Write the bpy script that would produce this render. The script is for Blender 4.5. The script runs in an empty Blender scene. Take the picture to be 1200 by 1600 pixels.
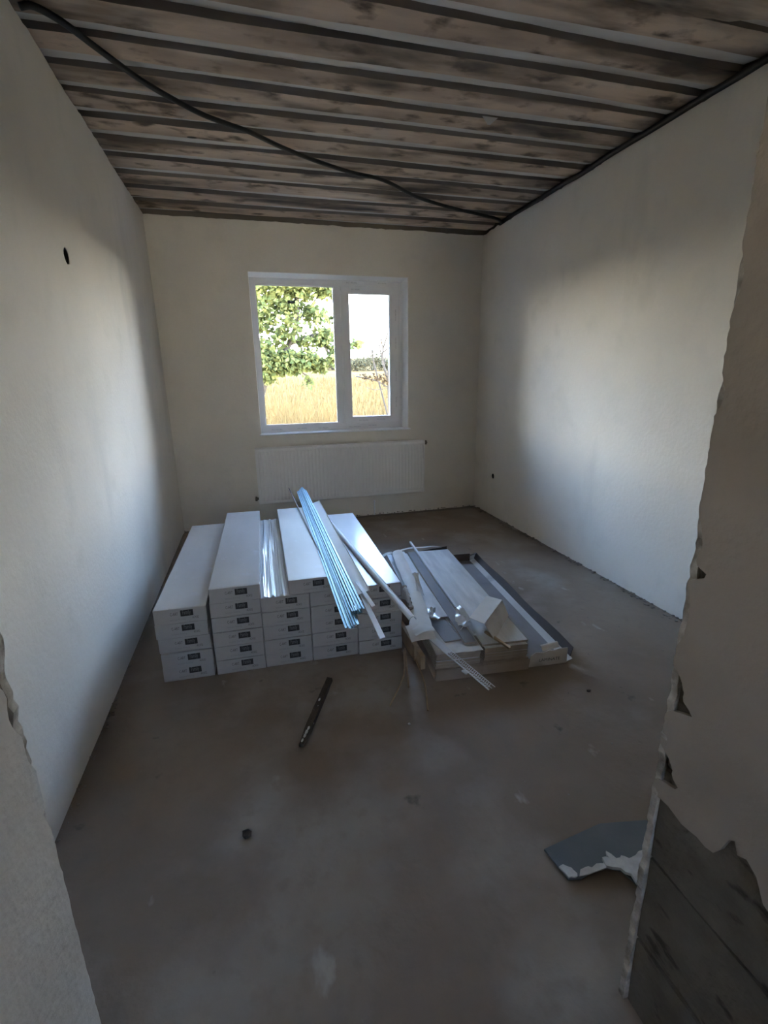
import bpy, bmesh, math, random
from mathutils import Vector, Matrix
random.seed(7)
S = bpy.context.scene
COL = S.collection
PI = math.pi

# ------------------------------------------------------------------ camera
def make_camera():
    cd = bpy.data.cameras.new('camera'); co = bpy.data.objects.new('camera', cd); COL.objects.link(co)
    yaw, pitch, roll, f = -0.26145, 0.27183, -0.01635, 754.11
    fw = Vector((-math.sin(yaw)*math.cos(pitch), math.cos(yaw)*math.cos(pitch), -math.sin(pitch)))
    r = Vector((math.cos(yaw), math.sin(yaw), 0)); u = r.cross(fw)
    c, s = math.cos(roll), math.sin(roll)
    r2 = r*c + u*s; u2 = u*c - r*s
    m = Matrix((r2, u2, -fw)).transposed().to_4x4()
    m.translation = Vector((0.68052, -4.58476, 1.33247))
    co.matrix_world = m
    cd.sensor_fit = 'HORIZONTAL'; cd.sensor_width = 36; cd.lens = f/1200*36
    cd.clip_start = 0.02; cd.clip_end = 500
    S.camera = co
make_camera()

# ------------------------------------------------------------------ world, sun, exposure
SKY_ZENITH = (0.05, 0.11, 0.26); SKY_MID = (0.30, 0.46, 0.74); SKY_HORIZON = (1.0, 0.92, 0.74); SKY_STRENGTH = 22.0
SUN_STRENGTH = 6.0
def make_world():
    w = bpy.data.worlds.new('sky'); S.world = w; w.use_nodes = True
    nt = w.node_tree; nt.nodes.clear()
    tc = nt.nodes.new('ShaderNodeTexCoord'); sep = nt.nodes.new('ShaderNodeSeparateXYZ')
    ramp = nt.nodes.new('ShaderNodeValToRGB'); bg = nt.nodes.new('ShaderNodeBackground'); out = nt.nodes.new('ShaderNodeOutputWorld')
    nt.links.new(tc.outputs['Generated'], sep.inputs[0]); nt.links.new(sep.outputs['Z'], ramp.inputs[0])
    e = ramp.color_ramp.elements
    e[0].position = 0.0; e[0].color = (*SKY_HORIZON, 1)
    e[1].position = 0.75; e[1].color = (*SKY_ZENITH, 1)
    m = e.new(0.30); m.color = (*SKY_MID, 1)
    nt.links.new(ramp.outputs[0], bg.inputs[0]); bg.inputs[1].default_value = SKY_STRENGTH
    nt.links.new(bg.outputs[0], out.inputs[0])
make_world()
sl = bpy.data.lights.new('sun', 'SUN'); sl.energy = SUN_STRENGTH; sl.angle = math.radians(0.6); sl.color = (1.0, 0.93, 0.8)
so = bpy.data.objects.new('sun', sl); COL.objects.link(so)
so.location = (-12, -6, 20)
so.rotation_euler = (Vector((0.72, 0.42, -0.85))).to_track_quat('-Z', 'Y').to_euler()
S.view_settings.view_transform = 'Standard'; S.view_settings.look = 'None'
S.view_settings.gamma = 1; S.view_settings.use_curve_mapping = False
S.view_settings.exposure = 1.42
S.cycles.max_bounces = 12; S.cycles.diffuse_bounces = 8; S.cycles.transparent_max_bounces = 12
S.cycles.glossy_bounces = 4; S.cycles.sample_clamp_indirect = 8

# ------------------------------------------------------------------ materials
def nodes(m):
    m.use_nodes = True
    return m.node_tree, m.node_tree.nodes['Principled BSDF']
def mat(name, c, rough=0.7, metal=0.0, c2=None, scale=8.0, stretch=(1,1,1), lo=0.35, hi=0.65, bump=0.0, bscale=60.0, bdist=0.004, coat=0.0, spec=0.5, detail=6.0, extra=None):
    m = bpy.data.materials.new(name); nt, b = nodes(m); L = nt.links.new
    b.inputs['Roughness'].default_value = rough; b.inputs['Metallic'].default_value = metal
    b.inputs['Coat Weight'].default_value = coat; b.inputs['Coat Roughness'].default_value = 0.12
    b.inputs['Specular IOR Level'].default_value = spec
    b.inputs['Base Color'].default_value = (*c, 1)
    tc = nt.nodes.new('ShaderNodeTexCoord'); mp = nt.nodes.new('ShaderNodeMapping'); mp.inputs['Scale'].default_value = stretch
    L(tc.outputs['Object'], mp.inputs[0])
    col = None
    if c2:
        n = nt.nodes.new('ShaderNodeTexNoise'); n.inputs['Scale'].default_value = scale; n.inputs['Detail'].default_value = detail
        L(mp.outputs[0], n.inputs['Vector'])
        r = nt.nodes.new('ShaderNodeMapRange'); r.inputs['From Min'].default_value = lo; r.inputs['From Max'].default_value = hi
        L(n.outputs['Fac'], r.inputs[0])
        mx = nt.nodes.new('ShaderNodeMix'); mx.data_type = 'RGBA'
        mx.inputs['A'].default_value = (*c, 1); mx.inputs['B'].default_value = (*c2, 1)
        L(r.outputs[0], mx.inputs['Factor']); col = mx.outputs['Result']
    for (ec, escale, elo, ehi, estretch) in (extra or []):
        n = nt.nodes.new('ShaderNodeTexNoise'); n.inputs['Scale'].default_value = escale; n.inputs['Detail'].default_value = 5
        mp2 = nt.nodes.new('ShaderNodeMapping'); mp2.inputs['Scale'].default_value = estretch; mp2.inputs['Location'].default_value = (escale, 3.1, 1.7)
        L(tc.outputs['Object'], mp2.inputs[0]); L(mp2.outputs[0], n.inputs['Vector'])
        r = nt.nodes.new('ShaderNodeMapRange'); r.inputs['From Min'].default_value = elo; r.inputs['From Max'].default_value = ehi
        L(n.outputs['Fac'], r.inputs[0])
        mx = nt.nodes.new('ShaderNodeMix'); mx.data_type = 'RGBA'
        if col: L(col, mx.inputs['A'])
        else: mx.inputs['A'].default_value = (*c, 1)
        mx.inputs['B'].default_value = (*ec, 1); L(r.outputs[0], mx.inputs['Factor']); col = mx.outputs['Result']
    if col: L(col, b.inputs['Base Color'])
    if bump:
        n = nt.nodes.new('ShaderNodeTexNoise'); n.inputs['Scale'].default_value = bscale; n.inputs['Detail'].default_value = 5
        L(mp.outputs[0], n.inputs['Vector'])
        bp = nt.nodes.new('ShaderNodeBump'); bp.inputs['Strength'].default_value = bump; bp.inputs['Distance'].default_value = bdist
        L(n.outputs['Fac'], bp.inputs['Height']); L(bp.outputs[0], b.inputs['Normal'])
    return m
M = {}
M['plaster'] = mat('wall_plaster', (.80,.75,.665), .9, c2=(.74,.695,.615), scale=1.6, bump=.35, bscale=45, spec=.25,
                   extra=[((.62,.59,.53), 2.2, .60, .78, (1,1,.35)), ((.71,.67,.59), 5, .54, .76, (1,1,1))])
M['reveal'] = mat('skylit_white_reveal', (.86,.85,.83), .8)  # whiter than the wall plaster, standing in for sky light on the reveal
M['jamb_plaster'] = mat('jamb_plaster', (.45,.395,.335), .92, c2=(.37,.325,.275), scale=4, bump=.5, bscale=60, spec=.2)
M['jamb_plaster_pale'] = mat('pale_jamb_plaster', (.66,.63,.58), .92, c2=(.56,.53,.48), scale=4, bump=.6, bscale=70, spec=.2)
M['rim'] = mat('broken_plaster_rim', (.66,.62,.56), .95, c2=(.30,.27,.23), scale=26, bump=.8, bscale=80, spec=.2)
M['block'] = mat('shell_block', (.20,.18,.15), .95, c2=(.135,.122,.10), scale=9, bump=.9, bscale=70, bdist=.008, spec=.2, extra=[((.07,.065,.055), 11, .60, .68, (1,1,2.2))])
M['mortar'] = mat('dark_mortar', (.12,.11,.095), .95, bump=.6, bscale=60, spec=.1)
M['masonry'] = mat('masonry', (.2,.17,.14), .95, bump=.5, bscale=40, spec=.1)
M['floor'] = mat('concrete_floor', (.265,.212,.163), .72, c2=(.175,.132,.095), scale=1.7, bump=.5, bscale=30, spec=.5, lo=.3, hi=.7,
                 extra=[((.31,.275,.235), 2.6, .50, .74, (1,1,1)), ((.40,.365,.32), 8, .69, .76, (1,.5,1)), ((.20,.16,.125), 17, .52, .95, (1,1,1)), ((.09,.075,.06), 9, .70, .78, (1,1,1))])
M['ceiling'] = mat('dirty_sheet', (.60,.47,.37), .72, metal=0.0, c2=(.32,.245,.195), scale=3.0, stretch=(.55,2.2,1), bump=.3, bscale=40, spec=.35, lo=.38, hi=.68,
                   extra=[((.045,.038,.034), 3.4, .50, .70, (.45,1.5,1)), ((.10,.075,.06), 9, .54, .68, (.7,1.2,1)), ((.70,.60,.50), 2.3, .58, .75, (.35,2,1))])
M['sheet_bare_lit'] = mat('bare_lit_sheet_metal', (.66,.66,.66), .5, metal=.15, c2=(.45,.42,.40), scale=3, stretch=(.5,2,1), bump=.1, bscale=30)  # bare sheet; on the ceiling webs its pale tone stands in for window light
M['sheet_web_shade'] = mat('shaded_sheet_web', (.17,.145,.125), .6, metal=.1, c2=(.08,.068,.06), scale=4, stretch=(.4,2,1))  # dark tone paints the shade on webs turned away from the window
M['pvc'] = mat('white_pvc', (.80,.81,.83), .35)
M['film_mark'] = mat('grey_print', (.42,.43,.46), .6)
M['rad'] = mat('radiator_enamel', (.80,.78,.75), .35)
M['brass'] = mat('dull_valve', (.16,.14,.12), .5, metal=.6)
M['carton'] = mat('coated_carton', (.44,.42,.395), .40, c2=(.385,.37,.35), scale=5, stretch=(1,.4,1), bump=.12, bscale=18, coat=.22, extra=[((.44,.44,.45), 14, .6, .75, (1,.5,1))])
M['black'] = mat('black_print', (.018,.016,.015), .5)
M['ink'] = mat('dark_ink', (.07,.065,.06), .6)
M['inkpale'] = mat('pale_ink', (.30,.29,.28), .6)
M['whiteprint'] = mat('white_print', (.20,.20,.19), .6)
M['zinc'] = mat('galvanised_bluish', (.17,.31,.37), .42, metal=.5, c2=(.09,.20,.26), scale=6, stretch=(1,.2,1))
M['whiteprof'] = mat('white_profile', (.68,.68,.68), .45, c2=(.6,.6,.61), scale=6)
M['clear'] = None
M['board'] = mat('grey_card', (.60,.55,.50), .8, c2=(.52,.48,.44), scale=7, bump=.15, bscale=40, extra=[((.33,.29,.25), 5, .6, .75, (1,1,1))])
M['board_pale'] = mat('pale_card', (.74,.69,.63), .8, c2=(.64,.60,.55), scale=7, bump=.15, bscale=40)
M['board_dark'] = mat('brown_card', (.40,.325,.26), .85, c2=(.31,.25,.20), scale=6, bump=.2, bscale=40)
M['board_in'] = mat('card_inside_grey', (.27,.25,.245), .8, c2=(.22,.205,.20), scale=6)
M['board_edge'] = mat('dark_card', (.075,.060,.052), .85, c2=(.10,.08,.07), scale=6)  # on the tray's side flap this dark tone stands in for shade
M['plank'] = mat('pale_wood_print', (.68,.67,.65), .4, c2=(.52,.515,.505), scale=5, stretch=(5,.5,5), extra=[((.46,.455,.45), 6, .56, .7, (1,.35,1))])
M['plank_side'] = mat('plank_core', (.38,.315,.25), .8, c2=(.3,.25,.2), scale=20, stretch=(1,1,8))
M['plank_back'] = mat('grey_plank_back', (.20,.185,.185), .6, c2=(.17,.155,.155), scale=4)
M['wood'] = mat('raw_lath', (.42,.31,.20), .8, c2=(.33,.24,.155), scale=6, stretch=(6,6,.6), bump=.2)
M['darkwood'] = mat('dark_dirty_wood', (.075,.055,.04), .85, c2=(.05,.038,.028), scale=12, stretch=(4,1,1), bump=.5, extra=[((.55,.52,.47), 22, .66, .7, (1,1,1))])
M['trowel'] = mat('blue_grey_steel', (.115,.135,.15), .45, metal=.35, c2=(.16,.18,.19), scale=5, bump=.1)
M['dryplaster'] = mat('dried_plaster', (.66,.65,.62), .95, c2=(.5,.49,.47), scale=30, bump=.9, bscale=70)
M['cable'] = mat('black_cable', (.012,.012,.013), .5)
M['socket'] = mat('black_socket_box', (.015,.015,.015), .7)
M['crumb'] = mat('crumb', (.25,.22,.19), .95)
M['crumbdark'] = mat('dark_crumb', (.05,.04,.032), .95)
M['sticker'] = mat('sticker', (.10,.14,.15), .6)
def island_mat(name, c, c2, rough=.8, trans=0.0):
    m = bpy.data.materials.new(name); nt, b = nodes(m); L = nt.links.new
    g = nt.nodes.new('ShaderNodeNewGeometry'); mx = nt.nodes.new('ShaderNodeMix'); mx.data_type = 'RGBA'
    mx.inputs['A'].default_value = (*c, 1); mx.inputs['B'].default_value = (*c2, 1)
    L(g.outputs['Random Per Island'], mx.inputs['Factor']); L(mx.outputs['Result'], b.inputs['Base Color'])
    b.inputs['Roughness'].default_value = rough; b.inputs['Specular IOR Level'].default_value = .0
    if trans:
        t = nt.nodes.new('ShaderNodeBsdfTranslucent'); L(mx.outputs['Result'], t.inputs[0])
        ms = nt.nodes.new('ShaderNodeMixShader'); ms.inputs[0].default_value = trans
        L(b.outputs[0], ms.inputs[1]); L(t.outputs[0], ms.inputs[2]); L(ms.outputs[0], nt.nodes['Material Output'].inputs[0])
    return m
M['leaf'] = island_mat('tree_leaves', (.065,.088,.036), (.17,.18,.065), .6, .4)
M['grass'] = island_mat('dry_grass', (.110,.071,.027), (.175,.118,.050), .9, .25)
M['bush'] = island_mat('bush_leaves', (.070,.066,.038), (.095,.088,.054), .9, .3)
M['deadleaf'] = island_mat('dead_leaves', (.05,.034,.02), (.08,.056,.032), .9, .2)
M['bark'] = mat('bark', (.05,.04,.03), .9, c2=(.03,.024,.018), scale=12, bump=.6)
M['field'] = mat('dry_field', (.165,.107,.044), .95, c2=(.130,.082,.033), scale=.6, bump=.6, bscale=6, bdist=.06, spec=0, extra=[((.075,.060,.032), .25, .5, .7, (1,1,1))])
def glass_mat(name, tint, gloss, rough=0.0):
    m = bpy.data.materials.new(name); m.use_nodes = True; nt = m.node_tree; nt.nodes.clear(); L = nt.links.new
    o = nt.nodes.new('ShaderNodeOutputMaterial'); t = nt.nodes.new('ShaderNodeBsdfTransparent'); g = nt.nodes.new('ShaderNodeBsdfGlossy')
    fr = nt.nodes.new('ShaderNodeFresnel'); fr.inputs[0].default_value = gloss
    t.inputs[0].default_value = (*tint, 1); g.inputs['Roughness'].default_value = rough
    mx = nt.nodes.new('ShaderNodeMixShader'); L(fr.outputs[0], mx.inputs[0]); L(t.outputs[0], mx.inputs[1]); L(g.outputs[0], mx.inputs[2]); L(mx.outputs[0], o.inputs[0])
    return m
M['glass'] = glass_mat('window_glass', (.985,.99,.985), 1.35)
def film_mat():
    m = bpy.data.materials.new('clear_film'); nt, b = nodes(m); L = nt.links.new
    b.inputs['Base Color'].default_value = (.75,.78,.80,1); b.inputs['Roughness'].default_value = .12; b.inputs['Coat Weight'].default_value = .6
    t = nt.nodes.new('ShaderNodeBsdfTransparent'); ms = nt.nodes.new('ShaderNodeMixShader'); ms.inputs[0].default_value = .55
    L(t.outputs[0], ms.inputs[1]); L(b.outputs[0], ms.inputs[2]); L(ms.outputs[0], nt.nodes['Material Output'].inputs[0])
    return m
M['film'] = film_mat()

# ------------------------------------------------------------------ helpers
def link(name, me, m=None, parent=None, loc=None):
    o = bpy.data.objects.new(name, me); COL.objects.link(o)
    if m is not None:
        for k in (m if isinstance(m, (list, tuple)) else [m]): me.materials.append(k)
    if parent: o.parent = parent
    if loc: o.location = loc
    return o
def obj(name, bm, m, parent=None, loc=None, smooth=False):
    me = bpy.data.meshes.new(name)
    bmesh.ops.recalc_face_normals(bm, faces=bm.faces[:])
    if smooth:
        for f in bm.faces: f.smooth = True
    bm.to_mesh(me); bm.free()
    return link(name, me, m, parent, loc)
def tag(o, label=None, cat=None, group=None, kind=None):
    if label: o['label'] = label
    if cat: o['category'] = cat
    if group: o['group'] = group
    if kind: o['kind'] = kind
    return o
def empty(name, label, cat, loc=(0,0,0), rz=0.0, group=None):
    o = bpy.data.objects.new(name, None); COL.objects.link(o); o.location = loc; o.rotation_euler = (0,0,rz); o.empty_display_size = .1
    return tag(o, label, cat, group)
def copy_tree(o, parent=None):
    c = o.copy(); COL.objects.link(c)
    if parent: c.parent = parent
    for ch in list(o.children): copy_tree(ch, c)
    return c
def bx(bm, x0, y0, z0, x1, y1, z1, mi=0):
    v = [bm.verts.new(p) for p in ((x0,y0,z0),(x1,y0,z0),(x1,y1,z0),(x0,y1,z0),(x0,y0,z1),(x1,y0,z1),(x1,y1,z1),(x0,y1,z1))]
    for q in ((0,3,2,1),(4,5,6,7),(0,1,5,4),(1,2,6,5),(2,3,7,6),(3,0,4,7)):
        f = bm.faces.new([v[i] for i in q]); f.material_index = mi
    return v
def bevel(bm, w, seg=1):
    bmesh.ops.bevel(bm, geom=bm.edges[:]+bm.verts[:], offset=w, segments=seg, affect='EDGES', profile=.5)
def box(name, a, b, m, parent=None, bev=0, **k):
    bm = bmesh.new(); bx(bm, *a, *b)
    if bev: bevel(bm, bev)
    return obj(name, bm, m, parent, **k)
def tube(bm, pts, r, n=8, cap=True):
    pts = [Vector(p) for p in pts]; rs = r if isinstance(r, (list,tuple)) else [r]*len(pts)
    rings = []; up = None
    for i, p in enumerate(pts):
        t = (pts[min(i+1, len(pts)-1)] - pts[max(i-1, 0)]).normalized()
        if up is None:
            up = Vector((0,0,1)) if abs(t.z) < .9 else Vector((1,0,0))
        a = t.cross(up).normalized(); b = a.cross(t).normalized(); up = b
        rings.append([bm.verts.new(p + (a*math.cos(2*PI*k/n) + b*math.sin(2*PI*k/n))*rs[i]) for k in range(n)])
    for i in range(len(rings)-1):
        for k in range(n):
            bm.faces.new((rings[i][k], rings[i][(k+1)%n], rings[i+1][(k+1)%n], rings[i+1][k]))
    if cap:
        bm.faces.new(rings[0][::-1]); bm.faces.new(rings[-1])
def spline(pts, n):
    pts = [Vector(p) for p in pts]; out = []
    P = [pts[0]*2-pts[1]] + pts + [pts[-1]*2-pts[-2]]
    for i in range(1, len(P)-2):
        for k in range(n):
            t = k/n; a, b, c, d = P[i-1:i+3]
            out.append(.5*((2*b)+(c-a)*t+(2*a-5*b+4*c-d)*t*t+(3*b-a-3*c+d)*t**3))
    out.append(pts[-1]); return out
def plate(outlines, place, t):
    """flat plate with holes: outlines in 2D (outer first); place(u, v, w) -> 3D, w in 0..t"""
    bm = bmesh.new(); E = []
    for ol in outlines:
        vs = [bm.verts.new((u, v, 0)) for u, v in ol]
        E += [bm.edges.new((vs[i], vs[(i+1) % len(vs)])) for i in range(len(vs))]
    bmesh.ops.triangle_fill(bm, use_beauty=True, edges=E, use_dissolve=False)
    ext = bmesh.ops.extrude_face_region(bm, geom=bm.faces[:])
    for v in [g for g in ext['geom'] if isinstance(g, bmesh.types.BMVert)]: v.co.z = t
    for v in bm.verts: v.co = Vector(place(*v.co))
    return bm
def circle(u, v, r, n=14, j=0.0):
    return [(u+(r+random.uniform(-j,j))*math.cos(2*PI*k/n), v+(r+random.uniform(-j,j))*math.sin(2*PI*k/n)) for k in range(n)]
def jag(a, b, n, amp, axis):
    """points from a to b (a included, b not) with noise along axis (0 or 1)"""
    out = []; w = 0
    for i in range(n):
        t = i/n; p = [a[0]+(b[0]-a[0])*t, a[1]+(b[1]-a[1])*t]
        w = .6*w + random.uniform(-amp, amp)
        if 0 < i: p[axis] += w
        out.append(tuple(p))
    return out
TXT = {}
def text_mesh(s, size):
    """lettering as a flat mesh, origin at lower left; returns mesh and width"""
    if (s, size) in TXT: return TXT[(s, size)]
    cu = bpy.data.curves.new('lettering', 'FONT'); cu.body = s; cu.size = size; cu.resolution_u = 2
    o = bpy.data.objects.new('lettering', cu); COL.objects.link(o)
    bpy.context.view_layer.update()
    dg = bpy.context.evaluated_depsgraph_get()
    me = bpy.data.meshes.new_from_object(o.evaluated_get(dg)); me.name = 'lettering'
    bpy.data.objects.remove(o); TXT[(s, size)] = me
    return me
def lettering(s, size, width, m, parent, loc, rot, name='lettering'):
    me = text_mesh(s, size).copy()
    xs = [v.co.x for v in me.vertices]; w = max(xs)-min(xs); x0 = min(xs)
    for v in me.vertices: v.co.x = (v.co.x-x0)*width/w
    me.materials.clear()
    o = link(name, me, m, parent); o.location = loc; o.rotation_euler = rot
    return o

W, H, YF = 2.906, 2.6, -4.004          # room width, wall height, room face of the front wall; back wall face is y = 0
HALL = -6.4
FILL_OPENING = (.60, .97, 1.28, 1.83)             # opening added in the unseen hall end to fill the back wall with daylight: left, right, sill, head
X0, X1 = .384, 1.366                   # doorway jambs

# ------------------------------------------------------------------ structure: floor and walls
def floor():
    bm = bmesh.new(); nx, ny = 40, 60
    g = [[bm.verts.new((-1.0+4.3*i/nx, HALL-.3+6.6*j/ny, random.uniform(-.003, 0.0))) for i in range(nx+1)] for j in range(ny+1)]
    for j in range(ny):
        for i in range(nx): bm.faces.new((g[j][i], g[j][i+1], g[j+1][i+1], g[j+1][i]))
    for f in bm.faces: f.smooth = True
    o = obj('floor', bm, M['floor']); o['kind'] = 'structure'
    box('subfloor', (-1, HALL-.3, -.25), (3.3, .3, -.012), M['masonry'], o)
floor()

def struct(name):
    o = bpy.data.objects.new(name, None); COL.objects.link(o); o['kind'] = 'structure'; return o

def wall_left():
    w = struct('wall_left')
    out = jag((YF,-.01), (.0,-.01), 60, .002, 1) + [(0,-.01)] + jag((0,2.595), (YF,2.595), 110, .006, 1) + [(YF,2.595)]
    hole = circle(-2.108, 1.838, .034, 14, .003)
    obj('plaster', plate([out, hole], lambda u, v, d: (-d, u, v), .02), M['plaster'], w)
    bm = bmesh.new(); bx(bm, -.3, HALL, -.2, -.065, .2, 2.72); bx(bm, -.065, HALL, -.2, -.02, -2.16, 2.72); bx(bm, -.065, -2.06, -.2, -.02, .2, 2.72)
    bx(bm, -.065, -2.16, -.2, -.02, -2.06, 1.78); bx(bm, -.065, -2.16, 1.9, -.02, -2.06, 2.72)
    obj('masonry', bm, M['masonry'], w)
wall_left()

def wall_right():
    w = struct('wall_right')
    out = jag((YF,-.01), (0,-.01), 70, .004, 1) + [(0,-.01)] + jag((0,2.59), (YF,2.59), 120, .008, 1) + [(YF,2.59)]
    hole = circle(-.394, .389, .026, 14, .002)
    obj('plaster', plate([out, hole], lambda u, v, d: (W+d, u, v), .02), M['plaster'], w)
    bm = bmesh.new(); bx(bm, W+.085, HALL, -.2, W+.3, .2, 2.75); bx(bm, W+.02, HALL, -.2, W+.085, -.45, 2.58); bx(bm, W+.02, -.34, -.2, W+.085, .2, 2.58)
    bx(bm, W+.02, -.45, -.2, W+.085, -.34, .34); bx(bm, W+.02, -.45, .44, W+.085, -.34, 2.58)
    obj('masonry', bm, M['masonry'], w)
wall_right()

WX0, WX1, WZ0, WZ1 = .757, 2.170, .845, 2.208     # window opening at the wall face
def wall_back():
    w = struct('wall_back')
    out = jag((0,-.01), (W,-.01), 50, .003, 1) + [(W,-.01)] + jag((W,2.59), (0,2.59), 80, .004, 1) + [(0,2.59)]
    hole = [(WX0,WZ0),(WX1,WZ0),(WX1,WZ1),(WX0,WZ1)]
    obj('plaster', plate([out, hole], lambda u, v, d: (u, d, v), .02), M['plaster'], w)
    bm = bmesh.new()
    bx(bm, -.3,.02,-.6, .70,.2,2.72); bx(bm, 2.215,.02,-.6, 3.2,.2,2.72); bx(bm, .70,.02,-.6, 2.215,.2,.80); bx(bm, .70,.02,2.25, 2.215,.2,2.72)
    obj('masonry', bm, M['masonry'], w)
    bm = bmesh.new()
    a = [(WX0,WZ0),(WX1,WZ0),(WX1,WZ1),(WX0,WZ1)]; b = [(.762,.848),(2.146,.848),(2.146,2.186),(.762,2.186)]
    A = [bm.verts.new((x,.018,z)) for x, z in a]; B = [bm.verts.new((x,.121,z)) for x, z in b]
    C = [bm.verts.new((x,.018,z)) for x, z in ((.69,.79),(2.225,.79),(2.225,2.26),(.69,2.26))]; D = [bm.verts.new((x,.121,z)) for x, z in ((.69,.79),(2.225,.79),(2.225,2.26),(.69,2.26))]
    for i in range(4):
        j = (i+1) % 4
        bm.faces.new((A[i],A[j],B[j],B[i])); bm.faces.new((C[i],D[i],D[j],C[j])); bm.faces.new((A[i],C[i],C[j],A[j])); bm.faces.new((B[i],B[j],D[j],D[i]))
    obj('reveal', bm, M['reveal'], w)
wall_back()

def wall_front():
    w = struct('wall_front'); yb = -4.32
    # masonry mass behind the visible jamb blocks, lintel above
    bm = bmesh.new(); bx(bm, 1.62, yb+.012, -.2, W+.02, YF-.001, 2.7); bx(bm, 0.0, yb+.012, -.2, .20, YF-.001, 2.7); bx(bm, .0, yb+.012, 2.08, W, YF-.001, 2.7)
    obj('masonry', bm, M['masonry'], w)
    # right jamb: block courses with recessed joints
    bm = bmesh.new(); bx(bm, 1.392, yb+.014, -.05, 1.62, YF-.006, 2.08); obj('joint_mortar', bm, M['mortar'], w)
    z = -.01; k = 0
    for z0, z1 in ((-.01,.186),(.194,.402),(.410,.618),(.626,.834),(.842,1.05),(1.058,1.266),(1.274,1.482),(1.490,1.698),(1.706,1.914),(1.922,2.08)):
        bm = bmesh.new(); bx(bm, 1.374, yb+.005, z0, 1.60, YF-.002, z1)
        bmesh.ops.subdivide_edges(bm, edges=bm.edges[:], cuts=2, use_grid_fill=True)
        for v in bm.verts: v.co += Vector((random.uniform(-.003,.003), 0, random.uniform(-.003,.002)))
        obj('block', bm, M['block'], w)
    # right jamb plaster, torn along the room edge and broken off at the bottom
    def notch(z):
        d = .0
        for c, hw, a in ((1.06,.05,.012),(1.015,.016,.026),(.93,.06,.011),(.785,.05,.024),(.765,.016,.042),(.63,.035,.026),(.61,.018,.04),(1.30,.03,.008),(1.46,.04,.007)):
            t = abs(z-c)/hw
            if t < 1: d = max(d, a*(1-t*t))
        return d
    edge = []; zz = .555
    while zz < 2.08:
        edge.append((YF+.0135-notch(zz)*1.25-random.uniform(0,.003), zz)); zz += .008
    low = [(yb,.40),(-4.285,.43),(-4.262,.478),(-4.248,.50),(-4.226,.545),(-4.207,.556),(-4.19,.585),(-4.172,.598),(-4.158,.596),(-4.150,.612),(-4.141,.607),(-4.132,.572),(-4.122,.553),(-4.108,.549),(-4.09,.556),(-4.06,.552),(-4.03,.556)]
    low = [(a, b+random.uniform(-.004,.004)) for a, b in low]
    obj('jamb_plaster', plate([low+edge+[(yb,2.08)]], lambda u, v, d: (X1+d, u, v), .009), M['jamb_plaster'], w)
    # room-face plaster whose broken edge shows as a pale rim along both jambs
    def rim(x, s, z0):
        out = []; z = -.01; wv = 0
        while z < 2.08:
            wv = .5*wv + random.uniform(-.0028,.0028); out.append((x-s*(.005 if z > z0 else .0015)+wv, z)); z += .010
        return out
    r = rim(X1, -1, .70)
    bm = bmesh.new(); y0, y1 = YF, YF+.014
    rows = [[bm.verts.new(p) for p in ((x,y0,z),(W-.002,y0,z),(W-.002,y1,z),(x+random.uniform(-.001,.001),y1,z))] for x, z in r]
    for a, b in zip(rows, rows[1:]):
        for k in range(4): bm.faces.new((a[k],a[(k+1)%4],b[(k+1)%4],b[k]))
    bm.faces.new(rows[0]); bm.faces.new(rows[-1])
    obj('room_plaster', bm, M['rim'], w)
    # left jamb
    bm = bmesh.new(); bx(bm, .19, yb+.014, -.05, .362, YF-.006, 2.08); obj('joint_mortar', bm, M['mortar'], w)
    for z0, z1 in ((-.01,.20),(.21,.41),(.42,.62),(.63,.83),(.84,1.04),(1.05,1.25),(1.26,1.46),(1.47,1.67),(1.68,1.88),(1.89,2.08)):
        bm = bmesh.new(); bx(bm, .2, yb+.005, z0, .370, YF-.002, z1)
        obj('block', bm, M['block'], w)
    def notchl(z):
        d = .0
        for c, hw, a in ((1.03,.05,.03),(.965,.05,.02),(.90,.03,.010),(.80,.02,.006)):
            t = abs(z-c)/hw
            if t < 1: d = max(d, a*(1-t*t))
        return d
    edge = []; zz = -.01
    while zz < 2.08:
        edge.append((YF+.0135-notchl(zz)*1.3-random.uniform(0,.003), zz)); zz += .012
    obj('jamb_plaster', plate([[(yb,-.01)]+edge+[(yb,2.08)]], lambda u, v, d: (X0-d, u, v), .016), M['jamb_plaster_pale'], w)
    r = rim(X0, 1, -.1)
    obj('room_plaster', plate([r + [(X0,2.08),(.002,2.08),(.002,-.01)]], lambda u, v, d: (u, YF+d, v), .014), M['rim'], w)
    obj('room_plaster', plate([[(.002,2.081),(W-.002,2.081),(W-.002,2.59),(.002,2.59)]], lambda u, v, d: (u, YF+d, v), .014), M['plaster'], w)
    # end wall of the hall the camera stands in, pierced by the added fill opening
    bm = bmesh.new(); a, b, t0, t = FILL_OPENING
    bx(bm, a,HALL-.2,-.2, b,HALL,t0)
    bx(bm, -.3,HALL-.2,-.2, a,HALL,2.72); bx(bm, b,HALL-.2,-.2, W+.3,HALL,2.72); bx(bm, a,HALL-.2,t, b,HALL,2.72)
    o = obj('wall_hall_end', bm, M['plaster']); o['kind'] = 'structure'
wall_front()

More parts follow.
